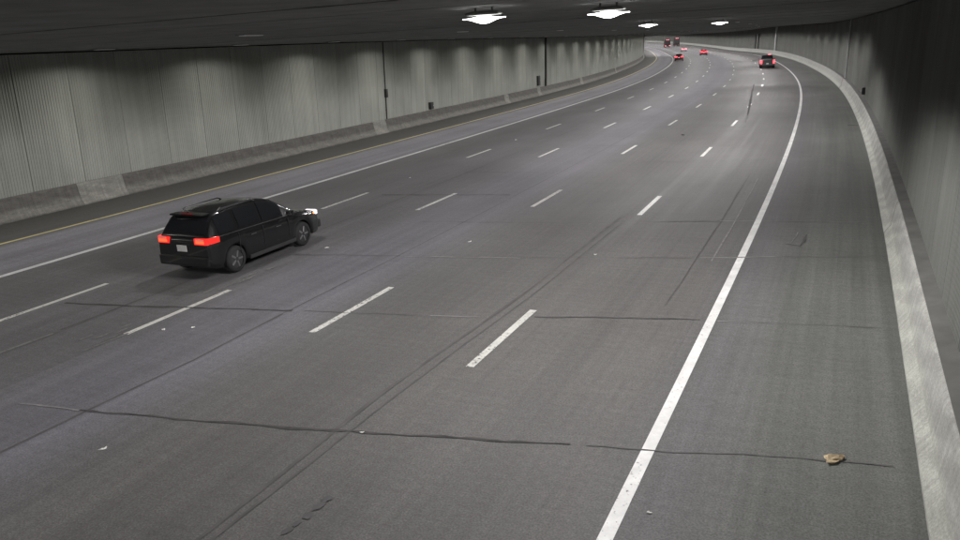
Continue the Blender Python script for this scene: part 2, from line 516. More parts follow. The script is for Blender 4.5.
PW = 2.3
def wall(u, side, s0, s1, a_ref, label):
    x, y, z, th = frame(s0)
    t = thing('tunnel_wall', label, 'wall')
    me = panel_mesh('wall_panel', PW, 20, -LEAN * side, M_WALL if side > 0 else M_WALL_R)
    if u not in _arcs: _arcs[u] = arc_table(u)
    A0 = lerp_tab(SS, _arcs[u], s0); A1 = lerp_tab(SS, _arcs[u], s1); A_ref = lerp_tab(SS, _arcs[u], a_ref)
    k = math.ceil((A0 - A_ref) / PW)
    while A_ref + (k + 1) * PW < A1:
        s = s_at(u, A_ref + (k + .5) * PW)
        th = frame(s)[3]
        o = link('wall_panel', me, None, t)
        o.location = W(s, u)
        o.location.z += random.uniform(-.004, .004)
        o.rotation_euler = (0, 0, th + (math.pi / 2 if side > 0 else -math.pi / 2))
        k += 1
    return t


wall(ULW, 1, -12, 330, 20.3, 'long pale fluted concrete tunnel wall on the left behind the stained barrier')
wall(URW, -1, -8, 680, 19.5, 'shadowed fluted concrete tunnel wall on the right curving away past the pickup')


# ------------------------------------------------------------------ barriers at the wall feet
def barrier(ubase, sgn, prof, ledge_from, bounds, mats, label, name):
    t = thing(name, label, 'barrier')
    for (a, b, mi, gap) in bounds:
        ss_ = frange(a + gap / 2, b - gap / 2, 2.2)
        dist = [0.0]
        for p, q in zip(prof, prof[1:]): dist.append(dist[-1] + math.hypot(q[0] - p[0], q[1] - p[1]))
        bm = bmesh.new(); lay = bm.loops.layers.uv.new('UVMap')
        jz = random.uniform(-.006, .006)
        V = [[bm.verts.new(W(s, ubase + sgn * (n + (jz if 0 < i < len(prof) - 1 else 0)), z)) for i, (n, z) in enumerate(prof)] for s in ss_]
        for i in range(len(V) - 1):
            for j in range(len(prof) - 1):
                f = bm.faces.new((V[i][j], V[i][j + 1], V[i + 1][j + 1], V[i + 1][j]))
                for lp, (aa, bb) in zip(f.loops, ((i, j), (i, j + 1), (i + 1, j + 1), (i + 1, j))): lp[lay].uv = (ss_[aa], dist[bb])
                f.material_index = 1 if j >= ledge_from else 0
        for row in (V[0], V[-1]): bm.faces.new(row)
        link('barrier_segment', bm, [mats[mi], M_LEDGE], t)
    return t


def seg_bounds(s0, s1, special, L=6.1):
    """special: sorted list of (a, b, material index)"""
    out = []; s = s0
    for (a, b, mi) in special + [(s1, s1, 0)]:
        n = max(1, round((a - s) / L))
        for i in range(n):
            out.append((s + (a - s) * i / n, s + (a - s) * (i + 1) / n, 0, .003))
        if b > a: out.append((a, b, mi, .02))
        s = b
    return out


profL = [(0, 0), (0, .07), (.13, .25), (.235, .78), (.265, .845), (.285, .857), (.46, .857), (.46, 0)]
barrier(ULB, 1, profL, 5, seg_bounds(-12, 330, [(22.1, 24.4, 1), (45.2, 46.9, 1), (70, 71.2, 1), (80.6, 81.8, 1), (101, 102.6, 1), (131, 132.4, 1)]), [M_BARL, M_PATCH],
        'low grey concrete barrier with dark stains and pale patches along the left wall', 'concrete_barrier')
profR = [(0, 0), (0, .075), (.135, .27), (.215, .80), (.235, .86), (.265, .885), (.58, .925), (.58, 0)]
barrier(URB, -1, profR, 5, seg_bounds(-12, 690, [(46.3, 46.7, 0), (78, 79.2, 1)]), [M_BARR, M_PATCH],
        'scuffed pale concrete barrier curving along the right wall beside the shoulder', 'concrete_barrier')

# ------------------------------------------------------------------ ceiling of precast slabs
ceil = link('tunnel_ceiling', sheet([[W(s, -4.4, CEIL + .3), W(s, 26.4, CEIL + .3)] for s in frange(-14, 715, 4.0)]), M_DECK)
ceil['kind'] = 'structure'
s = -14.0
k = 0
while s < 710:
    b = s + 2.44
    dz = random.uniform(-.008, .008)
    bm = bmesh.new()
    lo = [bm.verts.new(W(q, u, CEIL + dz)) for q, u in ((s + .02, -4.05), (b - .02, -4.05), (b - .02, 26.0), (s + .02, 26.0))]
    hi = [bm.verts.new(W(q, u, CEIL + .24)) for q, u in ((s, -4.05), (b, -4.05), (b, 26.0), (s, 26.0))]
    bm.faces.new(lo[::-1]); bm.faces.new(hi)
    for i in range(4): bm.faces.new((lo[i], lo[(i + 1) % 4], hi[(i + 1) % 4], hi[i]))
    link('ceiling_slab', bm, M_CEIL, ceil)
    s = b; k += 1


# ------------------------------------------------------------------ lamps
def spot(parent, loc, power, angle, blend, col, rot=(0, 0, 0), radius=.12, bat=0):
    d = bpy.data.lights.new('bulb', 'SPOT'); d.energy = power; d.spot_size = math.radians(angle); d.spot_blend = blend
    d.color = col; d.shadow_soft_size = radius
    if bat:      # luminaire throws more light sideways than straight down, as road lamps do
        d.use_nodes = True; tr = d.node_tree
        em = next(n for n in tr.nodes if n.type == 'EMISSION')
        tc = tr.nodes.new('ShaderNodeTexCoord'); sp = tr.nodes.new('ShaderNodeSeparateXYZ'); tr.links.new(tc.outputs['Normal'], sp.inputs[0])
        ab = tr.nodes.new('ShaderNodeMath'); ab.operation = 'ABSOLUTE'; tr.links.new(sp.outputs[2], ab.inputs[0])
        mx = tr.nodes.new('ShaderNodeMath'); mx.operation = 'MAXIMUM'; mx.inputs[1].default_value = .25; tr.links.new(ab.outputs[0], mx.inputs[0])
        pw = tr.nodes.new('ShaderNodeMath'); pw.operation = 'POWER'; pw.inputs[1].default_value = -bat; tr.links.new(mx.outputs[0], pw.inputs[0])
        tr.links.new(pw.outputs[0], em.inputs['Strength'])
    o = bpy.data.objects.new('bulb', d); COL.objects.link(o); o.parent = parent; o.location = loc; o.rotation_euler = rot
    return o


def lens_mesh():
    bm = bmesh.new(); rows = []
    n = 24
    for i in range(n + 1):
        x = -.40 + .80 * i / n
        q = math.exp(-(x / .135) ** 2)
        dep = .010 + .082 * (1 - (x / .405) ** 2) ** 3.2
        wid = .03 + .10 * (1 - (x / .405) ** 2) ** 1.5
        rows.append([bm.verts.new((x, wid * math.cos(t), .015 - (dep if math.sin(t) > 0 else dep * .40) * math.sin(t))) for t in [2 * math.pi * j / 14 for j in range(14)]])
    for A, B in zip(rows, rows[1:]):
        for j in range(14): bm.faces.new((A[j], A[(j + 1) % 14], B[(j + 1) % 14], B[j]))
    for r in (rows[0], rows[-1]): bm.faces.new(r)
    bmesh.ops.recalc_face_normals(bm, faces=bm.faces)
    me = bpy.data.meshes.new('lens'); bm.to_mesh(me); bm.free(); me.materials.append(M_LENS)
    for p in me.polygons: p.use_smooth = True
    return me


def housing_mesh():
    bm = bmesh.new()
    prof = [(.30, .12, .065), (.31, .125, .075), (.31, .125, .10), (.22, .09, .13), (.20, .08, .135)]
    R = [[bm.verts.new((a * x, b * y, z)) for x, y in ((-1, -1), (1, -1), (1, 1), (-1, 1))] for a, b, z in prof]
    for A, B in zip(R, R[1:]):
        for j in range(4): bm.faces.new((A[j], A[(j + 1) % 4], B[(j + 1) % 4], B[j]))
    bm.faces.new(R[0][::-1]); bm.faces.new(R[-1])
    bmesh.ops.recalc_face_normals(bm, faces=bm.faces)
    bmesh.ops.bevel(bm, geom=list(bm.edges), offset=.006, segments=1, affect='EDGES')
    me = bpy.data.meshes.new('housing'); bm.to_mesh(me); bm.free(); me.materials.append(M_CEIL)
    return me


ME_LENS, ME_HOUS = lens_mesh(), housing_mesh()
bm = bmesh.new(); tube(bm, [(0, 0, .12), (0, 0, .22)], .018, 8)
ME_STEM = bpy.data.meshes.new('stem'); bm.to_mesh(ME_STEM); bm.free(); ME_STEM.materials.append(M_CEIL)


def bowl_lamp(s, u, label, z=5.69, group=None, light=True):
    x, y, zz, th = frame(s)
    t = thing('ceiling_lamp', label, 'lamp', W(s, u, z), th, group)
    link('housing', ME_HOUS, None, t); link('lens', ME_LENS, None, t)
    for sx in (-1, 1):
        o = link('hanger', ME_STEM, None, t); o.location = (sx * .16, 0, 0)
    if light: spot(t, (0, 0, -.16), LAMP_W, 164, 1.0, LAMP_COL, rot=(0, math.radians(7), 0), bat=2.7)
    return t


G_BOWL = 'bright bowl lamps hung under the tunnel ceiling'
bowl_lamp(13.9, 3.75, 'bright white ceiling lamp, left one of the two glaring lamps', group=G_BOWL)
bowl_lamp(15.9, 2.1, 'bright white ceiling lamp, right one of the two glaring lamps', group=G_BOWL)
bowl_lamp(36.3, 5.85, 'small white ceiling lamp just above the far end of the left wall', group=G_BOWL)
bowl_lamp(43.7, 3.75, 'small white ceiling lamp above the right lanes, rightmost lamp in the picture', group=G_BOWL)
unseen = 'ceiling lamp over the near right lanes, outside the picture'
for s, u in ((-6, 3.8), (-8.5, 2.0)): bowl_lamp(s, u, unseen, group=G_BOWL)

# recessed lamps in the edge of the ceiling that wash the left wall
bm = bmesh.new(); box(bm, (0, 0, .05), (.95, .34, .10), .01)
ME_WH = bpy.data.meshes.new('housing'); bm.to_mesh(ME_WH); bm.free(); ME_WH.materials.append(M_CEIL)
bm = bmesh.new(); box(bm, (0, 0, -.004), (.80, .20, .02), .004)
ME_WL = bpy.data.meshes.new('lens'); bm.to_mesh(ME_WL); bm.free(); ME_WL.materials.append(M_SLIT)
k = 0
s = 22.4 - 7.6 * 4
while s < 260:
    x, y, zz, th = frame(s)
    t = thing('wall_wash_lamp', 'flat lamp tucked under the ceiling edge above the left wall', 'lamp', W(s, 22.9, CEIL - .035), th + math.pi / 2, 'flat lamps along the top of the left wall')
    link('housing', ME_WH, None, t); link('lens', ME_WL, None, t)
    boost = 1 + .25 * max(0, min(1, (s - 40) / 40))
    spot(t, (0, 0, -.05), WASH_W * (.20 - .06 * max(0, min(1, (s - 50) / 30))) * random.uniform(.8, 1.15), 124, .7, WASH_COL, radius=.10)
    spot(t, (0, 0, -.05), WASH_W * .44 * boost, 165, 1.0, WASH_COL, radius=.10, bat=1.3)
    s += 7.6; k += 1
FLUSH = [(19.0 + 14 * i, 13.2, 'added flat ceiling lamp over the middle lanes', 'added flat lamps over the middle lanes', MID_W) for i in range(-2, 48)]
FLUSH += [(58.0 + 13 * i, 4.2, 'added flat far ceiling lamp over the right lanes beyond the bowl lamps', 'added flat lamps over the right lanes', MID_W * 1.35) for i in range(48)]
FLUSH += [(264.0 + 14 * i, 22.0, 'added flat far ceiling lamp over the left lanes past the bend', 'added flat lamps over the left lanes past the bend', MID_W * 1.15) for i in range(30)]
for s, u_, lab, grp, pw_ in FLUSH:  # flush rows added to even out the light on the road
    t = thing('added_flush_lamp', lab, 'lamp', W(s, u_, CEIL - .018), frame(s)[3] + math.pi / 2, grp)
    link('housing', ME_WH, None, t); link('lens', ME_WL, None, t)
    spot(t, (0, 0, -.05), pw_ * (1 + .5 * max(0, min(1, (s - 25) / 40))), 170, .85, LAMP_COL, radius=.10, bat=2.6)

# ------------------------------------------------------------------ fittings on the walls
def wall_point(u, side, s, z, off=0.0):
    return W(s, u - LEAN * (z - .86) - side * off, z)


def conduit(u, side, s, z0, z1, r, mat, label, boxes=(), name='wall_conduit', cat='pipe'):
    t = thing(name, label, cat, (0, 0, 0))
    bm = bmesh.new(); tube(bm, [wall_point(u, side, s, z0, r + .012), wall_point(u, side, s, z1, r + .012)], r, 8)
    link('pipe', bm, mat, t)
    th = frame(s)[3]
    for z in [z0 + (z1 - z0) * q for q in (.12, .5, .88)]:
        p = wall_point(u, side, s, z, .012)
        b = bx((0, 0, 0), (r * 2.6, .03, .05), .004); o = link('clamp', b, M_STEEL, t); o.location = p; o.rotation_euler = (0, 0, th + math.pi / 2)
    for (z, wd, ht) in boxes:
        o = link('junction_box', bx((0, 0, 0), (wd, .16, ht), .012), mat, t); o.location = wall_point(u, side, s, z, .09); o.rotation_euler = (0, 0, th + math.pi / 2)
        cv = link('cover', bx((0, 0, 0), (wd * .86, .02, ht * .9), .004), mat, o); cv.location = (0, .087 * side, 0)
    return t


conduit(ULW, 1, 47.2, .86, 5.82, .035, M_DARK, 'thin dark conduit with a small box climbing the left wall above the pale barrier patch', [(2.55, .22, .55)])
conduit(ULW, 1, 84.0, .86, 5.82, .11, M_DARK, 'thick black pipe climbing the left wall farther along')
conduit(URW, -1, 79.0, .9, 5.82, .06, M_GALV, 'pale vertical tube standing for a lit panel seam on the right wall above the curving barrier')  # lit panel seam modelled as a pale tube
conduit(ULW, 1, 215, .1, 5.6, .16, M_GALV, 'pale downpipe at the far visible end of the left wall')
conduit(URW, -1, 189, .9, 5.82, .22, M_GALV, 'broad pale upright standing for a lit strip of the right wall just left of the pickup')  # bright strip of lit wall built as a pale tube
for s in (222.5, 228.5): conduit(URW, -1, s, .9, 4.6, .14, M_DARK, 'dark pipe on the far right wall left of the pickup', name='wall_conduit').__setitem__('group', 'dark pipes on the far right wall')


def wall_box(u, side, s, z, wd, ht, label, mat=M_DARK):
    t = thing('wall_box', label, 'box', wall_point(u, side, s, z, .10), frame(s)[3] + (math.pi / 2 if side > 0 else -math.pi / 2))
    link('case', bx((0, 0, 0), (wd, .18, ht), .015, 2), mat, t)
    link('door', bx((0, -.098, 0), (wd * .88, .016, ht * .9), .004), mat, t)
    link('latch', bx((wd * .34, -.11, 0), (.03, .02, .08), .004), M_GALV, t)
    return t


wall_box(ULW, 1, 54.0, 1.18, .50, .50, 'small dark box just above the left barrier right of the thin conduit')
wall_box(ULW, 1, 81.2, 1.55, .75, 1.0, 'dark cabinet at the foot of the left wall beside the thick pipe')
wall_box(URW, -1, 55.0, 1.35, .34, .42, 'small dark box on the right wall above the barrier')


# ------------------------------------------------------------------ vehicles
def lathe_y(prof, n=28, caps=True):
    """revolve (y, r) about the y axis"""
    bm = bmesh.new()
    R = [[bm.verts.new((r * math.cos(t), y, r * math.sin(t))) for t in [2 * math.pi * k / n for k in range(n)]] for y, r in prof]
    for A, B in zip(R, R[1:]):
        for k in range(n): bm.faces.new((A[k], A[(k + 1) % n], B[(k + 1) % n], B[k]))
    if caps: bm.faces.new(R[0]); bm.faces.new(R[-1][::-1])
    return bm


M_TYRE = simple('tyre_rubber', (.018, .018, .018), .8)
M_RIM = simple('alloy_rim', (.30, .30, .31), .35, .8)
M_GLASS = NT('dark_glass'); M_GLASS.color((.012, .013, .015)); M_GLASS.set(Roughness=.06); M_GLASS = M_GLASS.m
M_TRIM = simple('grey_plastic', (.03, .03, .03), .6)
M_CHROME = simple('chrome', (.6, .6, .6), .15, 1.0, var=.03)
M_PLATE = simple('plate_white', (.55, .55, .53), .5)
M_TAIL = glow('lit_tail_lamp', (1.0, .03, .02), .75, (.35, .01, .01))
M_CORE = glow('tail_lamp_core', (1.0, .07, .022), 2.4)
M_TAILF = glow('lit_far_tail_lamp', (1.0, .06, .08), 3.2)
M_TAILW = glow('lit_far_pale_lamp', (1.0, .20, .24), 3.2)
M_RED = simple('red_lens', (.25, .01, .01), .2)
M_HEAD = glow('lit_head_lamp', (1.0, .86, .96), .75, (.8, .8, .8))
M_AMBER = glow('amber_marker', (1.0, .25, .06), 2.5, (.4, .1, .02))


def make_wheel_meshes(R, wd):
    ty = lathe_y([(-wd / 2, R * .66), (-wd / 2, R * .86), (-wd / 2 + .03, R * .975), (-wd / 2 + .07, R), (wd / 2 - .07, R), (wd / 2 - .03, R * .975), (wd / 2, R * .86), (wd / 2, R * .66)], caps=False)
    for f in ty.faces: f.smooth = True
    m1 = bpy.data.meshes.new('tyre'); bmesh.ops.recalc_face_normals(ty, faces=ty.faces); ty.to_mesh(m1); ty.free(); m1.materials.append(M_TYRE)
    rm = lathe_y([(-wd / 2 + .02, R * .66), (-wd / 2 + .045, R * .64), (-wd / 2 + .06, R * .2), (wd / 2 - .06, R * .2), (wd / 2 - .06, R * .60), (wd / 2 - .015, R * .66)], 24)
    nf = len(rm.faces)
    for k in range(5):
        t = 2 * math.pi * k / 5
        box(rm, (0, 0, 0), (R * .5, .035, R * .15), .006, 1, Matrix.Rotation(-t, 4, 'Y') @ Matrix.Translation((R * .40, -wd / 2 + .03, 0)))
        box(rm, (0, 0, 0), (R * .5, .035, R * .15), .006, 1, Matrix.Rotation(-t, 4, 'Y') @ Matrix.Translation((R * .40, wd / 2 - .03, 0)))
    for i, f in enumerate(rm.faces):
        if i < nf and f.calc_center_median().xz.length < R * .58: f.material_index = 1
    m2 = bpy.data.meshes.new('rim'); bmesh.ops.recalc_face_normals(rm, faces=rm.faces); rm.to_mesh(m2); rm.free(); m2.materials.append(M_RIM); m2.materials.append(M_TRIM)
    return m1, m2


def vehicle(name, label, cat, s, u, paint, spec, group=None):
    """local x forward from the rear bumper, y left, z up; spec holds the lines of the body"""
    th = frame(s)[3]
    t = thing(name, label, cat, W(s, u, .006), th + math.pi / 2, group)
    L, HW, R = spec['L'], spec['W'] / 2, spec['R']
    det = spec.get('detail', True)
    xs_t, zs_t = zip(*spec['top'])        # bonnet, belt line, boot height
    xs_w, ws_w = zip(*spec['plan'])       # half width factor
    xw = spec['wheels']
    zb0 = spec.get('sill', .24)
    xs = sorted(set([round(x, 4) for x in frange(0, L, .06 if det else .2)] + [0.02, .05, .1, L - .02, L - .05, L - .1]))
    bm = bmesh.new(); rings = []
    for x in xs:
        w_ = HW * lerp_tab(xs_w, ws_w, x); zt = lerp_tab(xs_t, zs_t, x); zb = zb0
        e = min(x, L - x)
        if e < .35: zb = zb0 + .10 * (1 - e / .35) ** 2
        for c in xw:
            d2 = (R + .055) ** 2 - (x - c) ** 2
            if d2 > 0: zb = max(zb, R + math.sqrt(d2) * .98)
        zb = min(zb, zt - .12)
        rnd = 0.0
        if e < .10: rnd = (1 - e / .10) ** 2 * .06
        zt2 = zt - rnd; hh = zt2 - zb
        half = [(w_ * .965, zb + rnd * .5), (w_ * .995, zb + .2 * hh), (w_ * 1.0, zb + .55 * hh), (w_ * .985, zb + .80 * hh), (w_ * .955, zt2 - .03), (w_ * .91, zt2), (w_ * .5, zt2 + .018), (0, zt2 + .022)]
        ring = [(-y, z) for y, z in half] + [(y, z) for y, z in half[-2::-1]]
        rings.append([bm.verts.new((x, y, z)) for y, z in ring])
    for A, B in zip(rings, rings[1:]):
        for j in range(len(A) - 1): bm.faces.new((A[j], A[j + 1], B[j + 1], B[j]))
        bm.faces.new((A[-1], A[0], B[0], B[-1]))
    bm.faces.new(rings[0]); bm.faces.new(rings[-1][::-1])
    for f in bm.faces: f.smooth = len(f.verts) == 4
    link('body', bm, paint, t)
    # cabin: stations of (x, roof z, half width at belt, half width at roof)
    ST = spec['cabin']
    def cab(tau):
        i = max(0, min(len(ST) - 2, int(tau))); f = tau - i
        return [ST[i][q] + f * (ST[i + 1][q] - ST[i][q]) for q in range(4)]
    def ringpts(tau):
        x, z, wb, wr = cab(tau); zb = lerp_tab(xs_t, zs_t, x) - .03
        q = max(0.02, z - zb)
        h = [(wb, zb), (wb + (wr - wb) * .80, zb + q * .80), (wr * .985, zb + q * .91), (wr * .90, zb + q * .975), (wr * .5, z), (0, z + .012)]
        return x, [(y, zz) for y, zz in h] + [(-y, zz) for y, zz in h[-2::-1]]
    def S(tau, v):
        x, pts = ringpts(tau); f = max(0, min(len(pts) - 1.0001, v)); i = int(f); f -= i
        a, b = pts[i], pts[i + 1]
        return Vector((x, a[0] + f * (b[0] - a[0]), a[1] + f * (b[1] - a[1])))
    bm = bmesh.new(); nsub = 3
    taus = [i / nsub for i in range((len(ST) - 1) * nsub + 1)]
    rg = []
    for ta in taus:
        x, pts = ringpts(ta); rg.append([bm.verts.new((x, y, z)) for y, z in pts])
    for A, B in zip(rg, rg[1:]):
        for j in range(len(A) - 1): bm.faces.new((A[j], A[j + 1], B[j + 1], B[j]))
    bm.faces.new(rg[0]); bm.faces.new(rg[-1][::-1])
    for f in bm.faces: f.smooth = len(f.verts) == 4
    link('cabin', bm, paint, t)
    cx = (ST[0][0] + ST[-1][0]) / 2
    ctr = Vector((cx, 0, .9))
    def patch(nm, t0, t1, v0, v1, mat, off=.012, n=4, m=4):
        rows = []
        for i in range(n + 1):
            row = []
            for j in range(m + 1):
                ta = t0 + (t1 - t0) * i / n; vv = v0 + (v1 - v0) * j / m
                p = S(ta, vv); e1 = S(min(ta + .05, len(ST) - 1.001), vv) - S(max(ta - .05, 0), vv); e2 = S(ta, vv + .05) - S(ta, vv - .05)
                nn = e1.cross(e2)
                if nn.length < 1e-9: nn = p - ctr
                nn.normalize()
                if nn.dot(p - ctr) < 0: nn = -nn
                row.append((p, nn))
            rows.append(row)
        b = bmesh.new()
        O = [[b.verts.new(p + nn * off) for p, nn in r] for r in rows]
        I = [[b.verts.new(p - nn * .004) for p, nn in r] for r in rows]
        for i in range(n):
            for j in range(m): b.faces.new((O[i][j], O[i][j + 1], O[i + 1][j + 1], O[i + 1][j]))
        for i in range(n):
            b.faces.new((O[i][0], O[i + 1][0], I[i + 1][0], I[i][0])); b.faces.new((O[i][m], I[i][m], I[i + 1][m], O[i + 1][m]))
        for j in range(m):
            b.faces.new((O[0][j], I[0][j], I[0][j + 1], O[0][j + 1])); b.faces.new((O[n][j], O[n][j + 1], I[n][j + 1], I[n][j]))
        return link(nm, b, mat, t, smooth=False)
    for nm, t0, t1 in spec['side_windows']:
        patch('side_window', t0, t1, .16, 1.55, M_GLASS); patch('side_window', t0, t1, 8.45, 9.84, M_GLASS)
    a0, a1 = spec['rear_window']; patch('rear_window', a0, a1, 2.3, 7.7, M_GLASS, m=8)
    a0, a1 = spec['windshield']; patch('windshield', a0, a1, 2.3, 7.7, M_GLASS, m=8)
    # wheels
    m1, m2 = spec['wheel_mesh']
    for x in xw:
        for sg in (-1, 1):
            ty = link('wheel', m1, None, t); ty.location = (x, sg * (HW - .13), R); link('rim', m2, None, ty)
    link('underbody', bx((L / 2, 0, .36), (L - .5, HW * 1.5, .26), .03), M_TRIM, t)
    for sg in (-1, 1):
        y = HW * .84
        # tail lamp wrapping round the corner
        x0, z0, w_, h_, wrap = spec['tail']
        wf = lerp_tab(xs_w, ws_w, .02) * HW
        wf2 = lerp_tab(xs_w, ws_w, wrap) * HW
        plan = [(-.018 + x0, wf - w_), (-.022 + x0, wf - .06), (.03 + x0, wf + .012), (wrap + x0, wf2 + .012), (wrap + x0, wf2 - .05), (.10 + x0, wf - w_)]
        b = bmesh.new()
        lo = [b.verts.new((px, sg * py, z0 - h_ / 2 + .02 * (px > .1))) for px, py in plan]; hi = [b.verts.new((px, sg * py, z0 + h_ / 2)) for px, py in plan]
        b.faces.new(lo); b.faces.new(hi[::-1])
        for i in range(len(plan)): b.faces.new((lo[i], lo[(i + 1) % len(plan)], hi[(i + 1) % len(plan)], hi[i]))
        tl = link('tail_lamp', b, spec.get('tail_mat', M_TAIL), t)
        if det:
            link('lamp_core', bx((-.026, sg * (wf - w_ * .52), z0 - .008), (.014, w_ * .70, h_ * .5), .006), M_CORE, tl)
            link('reversing_lens', bx((-.026, sg * (wf - w_ * .52), z0 + h_ * .36), (.014, w_ * .62, h_ * .16), .004), M_PLATE, tl)
        xm, zm = spec['mirror']
        mr = link('mirror', bx((xm, sg * (HW + .10), zm), (.12, .20, .14), .04, 2), paint, t)
        link('mirror_glass', bx((xm - .062, sg * (HW + .10), zm), (.012, .16, .10), .004), M_CHROME, mr)
        # head lamp
        zf = spec['head_z']
        wl = lerp_tab(xs_w, ws_w, L - .12) * HW
        plan = [(L - .30, wl + .035), (L - .12, wl + .012), (L - .015, wl - .12), (L - .03, wl - .42), (L - .12, wl - .42), (L - .30, wl - .06)]
        b = bmesh.new()
        lo = [b.verts.new((px, sg * py, zf - .05)) for px, py in plan]; hi = [b.verts.new((px, sg * py, zf + .05)) for px, py in plan]
        b.faces.new(lo); b.faces.new(hi[::-1])
        for i in range(len(plan)): b.faces.new((lo[i], lo[(i + 1) % len(plan)], hi[(i + 1) % len(plan)], hi[i]))
        hl = link('head_lamp', b, M_HEAD, t)
        if det: link('side_marker', bx((L - .36, sg * (wl + .03), zf + .01), (.09, .05, .06), .01), M_AMBER, hl)
        if det:
            for xd in spec['doors']:
                link('door_handle', bx((xd, sg * (HW * lerp_tab(xs_w, ws_w, xd) + .004), lerp_tab(xs_t, zs_t, xd) - .19), (.20, .035, .032), .008), spec.get('handle_mat', paint), t)
            for xd in spec['gaps']:
                zt = lerp_tab(xs_t, zs_t, xd)
                link('door_gap', bx((xd, sg * (HW * lerp_tab(xs_w, ws_w, xd) - .008), (zt + .40) / 2), (.012, .03, zt - .52), 0), M_DARK, t)
            link('sill_trim', bx((L / 2, sg * (HW - .035), .27), (xw[1] - xw[0] - 2 * R - .16, .06, .11), .015), M_TRIM, t)
    link('rear_bumper', bx((.03, 0, .48), (.16, HW * 1.74, .26), .05, 2), spec.get('bumper_mat', paint), t)
    link('front_bumper', bx((L - .05, 0, .45), (.16, HW * 1.66, .24), .05, 2), M_TRIM, t)
    pl = link('licence_plate', bx((spec.get('plate_x', -.065), 0, spec['plate_z']), (.018, .32, .16), .004), M_PLATE, t)
    return t


wm = make_wheel_meshes(.345, .23)
SUV = dict(L=4.62, W=1.86, R=.345, wheels=(.86, 3.62), sill=.25,
           top=[(0, .98), (.05, 1.06), (.25, 1.07), (1.5, 1.04), (3.2, 1.00), (3.45, .995), (4.2, .90), (4.5, .80), (4.62, .70)],
           plan=[(0, .86), (.06, .92), (.3, .975), (.9, 1.0), (3.6, 1.0), (4.1, .965), (4.45, .88), (4.56, .80), (4.62, .72)],
           cabin=[(.07, 1.06, .80, .74), (.16, 1.22, .81, .72), (.34, 1.47, .83, .665), (.48, 1.575, .845, .64), (1.2, 1.635, .86, .64), (2.2, 1.63, .86, .64), (2.62, 1.56, .86, .65), (3.05, 1.30, .85, .71), (3.48, 1.00, .83, .80)],
           side_windows=[('q', 2.7, 3.75), ('r', 3.95, 4.75), ('f', 4.85, 6.6)], rear_window=(.55, 2.55), windshield=(6.12, 7.75),
           tail=(.0, .985, .40, .155, .34), mirror=(2.98, 1.10), head_z=.80, plate_z=.80, plate_x=-.03, doors=(1.55, 2.55), gaps=(1.02, 1.95, 3.0),
           wheel_mesh=wm, handle_mat=M_CHROME)
M_BLACKPAINT = simple('black_car_paint', (.008, .008, .0085), .22, .0, var=.06, coat=.6)
M_REDPAINT = simple('dark_red_car_paint', (.05, .012, .015), .35, .1, var=.06, coat=.5)
M_DKPAINT = simple('dark_truck_paint', (.018, .013, .014), .5, var=.06)
M_GREYPAINT = simple('grey_car_paint', (.035, .035, .037), .35, .2, var=.06, coat=.5)
M_SILVER = simple('silver_car_paint', (.32, .32, .33), .35, .4, var=.06, coat=.5)
suv = vehicle('parked_car' if False else 'car', 'black hatchback car with red tail lamps, nearest vehicle, on the left lanes', 'car', 14.85, 12.72, M_BLACKPAINT, SUV)
link('high_brake_lamp', bx((.30, 0, 1.60), (.05, .34, .03), .008), M_RED, suv)
link('roof_spoiler', bx((.40, 0, 1.575), (.30, 1.10, .045), .018), M_BLACKPAINT, suv)
for sg in (-1, 1):
    bm = bmesh.new(); tube(bm, [(.30, sg * .872, 1.052), (1.0, sg * .885, 1.05), (2.2, sg * .885, 1.03), (3.3, sg * .87, 1.0)], .011, 6); link('window_trim', bm, M_CHROME, suv)
    bm = bmesh.new(); tube(bm, [(.75, sg * .57, 1.60), (.85, sg * .57, 1.65), (2.0, sg * .57, 1.66), (2.15, sg * .57, 1.60)], .016, 6)
    link('roof_rail', bm, M_CHROME, suv)
bm = bmesh.new(); tube(bm, [(.55, .2, 1.60), (.38, .2, 1.72)], [.012, .004], 6); link('aerial', bm, M_DARK, suv)
bm = bmesh.new(); tube(bm, [(.16, .0, 1.20), (.21, .38, 1.26)], .012, 5); link('rear_wiper', bm, M_DARK, suv)

SEDAN = dict(L=4.7, W=1.84, R=.33, wheels=(.95, 3.72), sill=.22, detail=False,
             top=[(0, .90), (.06, 1.0), (.9, 1.0), (3.2, .95), (3.5, .93), (4.3, .83), (4.7, .62)],
             plan=[(0, .84), (.1, .92), (.5, .98), (3.8, 1.0), (4.3, .93), (4.7, .7)],
             cabin=[(.45, .99, .76, .72), (.75, 1.14, .78, .66), (1.15, 1.36, .80, .58), (1.6, 1.43, .82, .56), (2.4, 1.43, .82, .56), (2.75, 1.34, .82, .58), (3.4, .95, .80, .74)],
             side_windows=[('r', 2.1, 3.2), ('f', 3.3, 5.0)], rear_window=(.4, 2.2), windshield=(4.3, 5.7),
             tail=(.0, .86, .44, .22, .25), mirror=(2.9, 1.02), head_z=.68, plate_z=.72, doors=(1.6, 2.7), gaps=(), wheel_mesh=wm, tail_mat=M_TAILF)
wp = make_wheel_meshes(.41, .28)
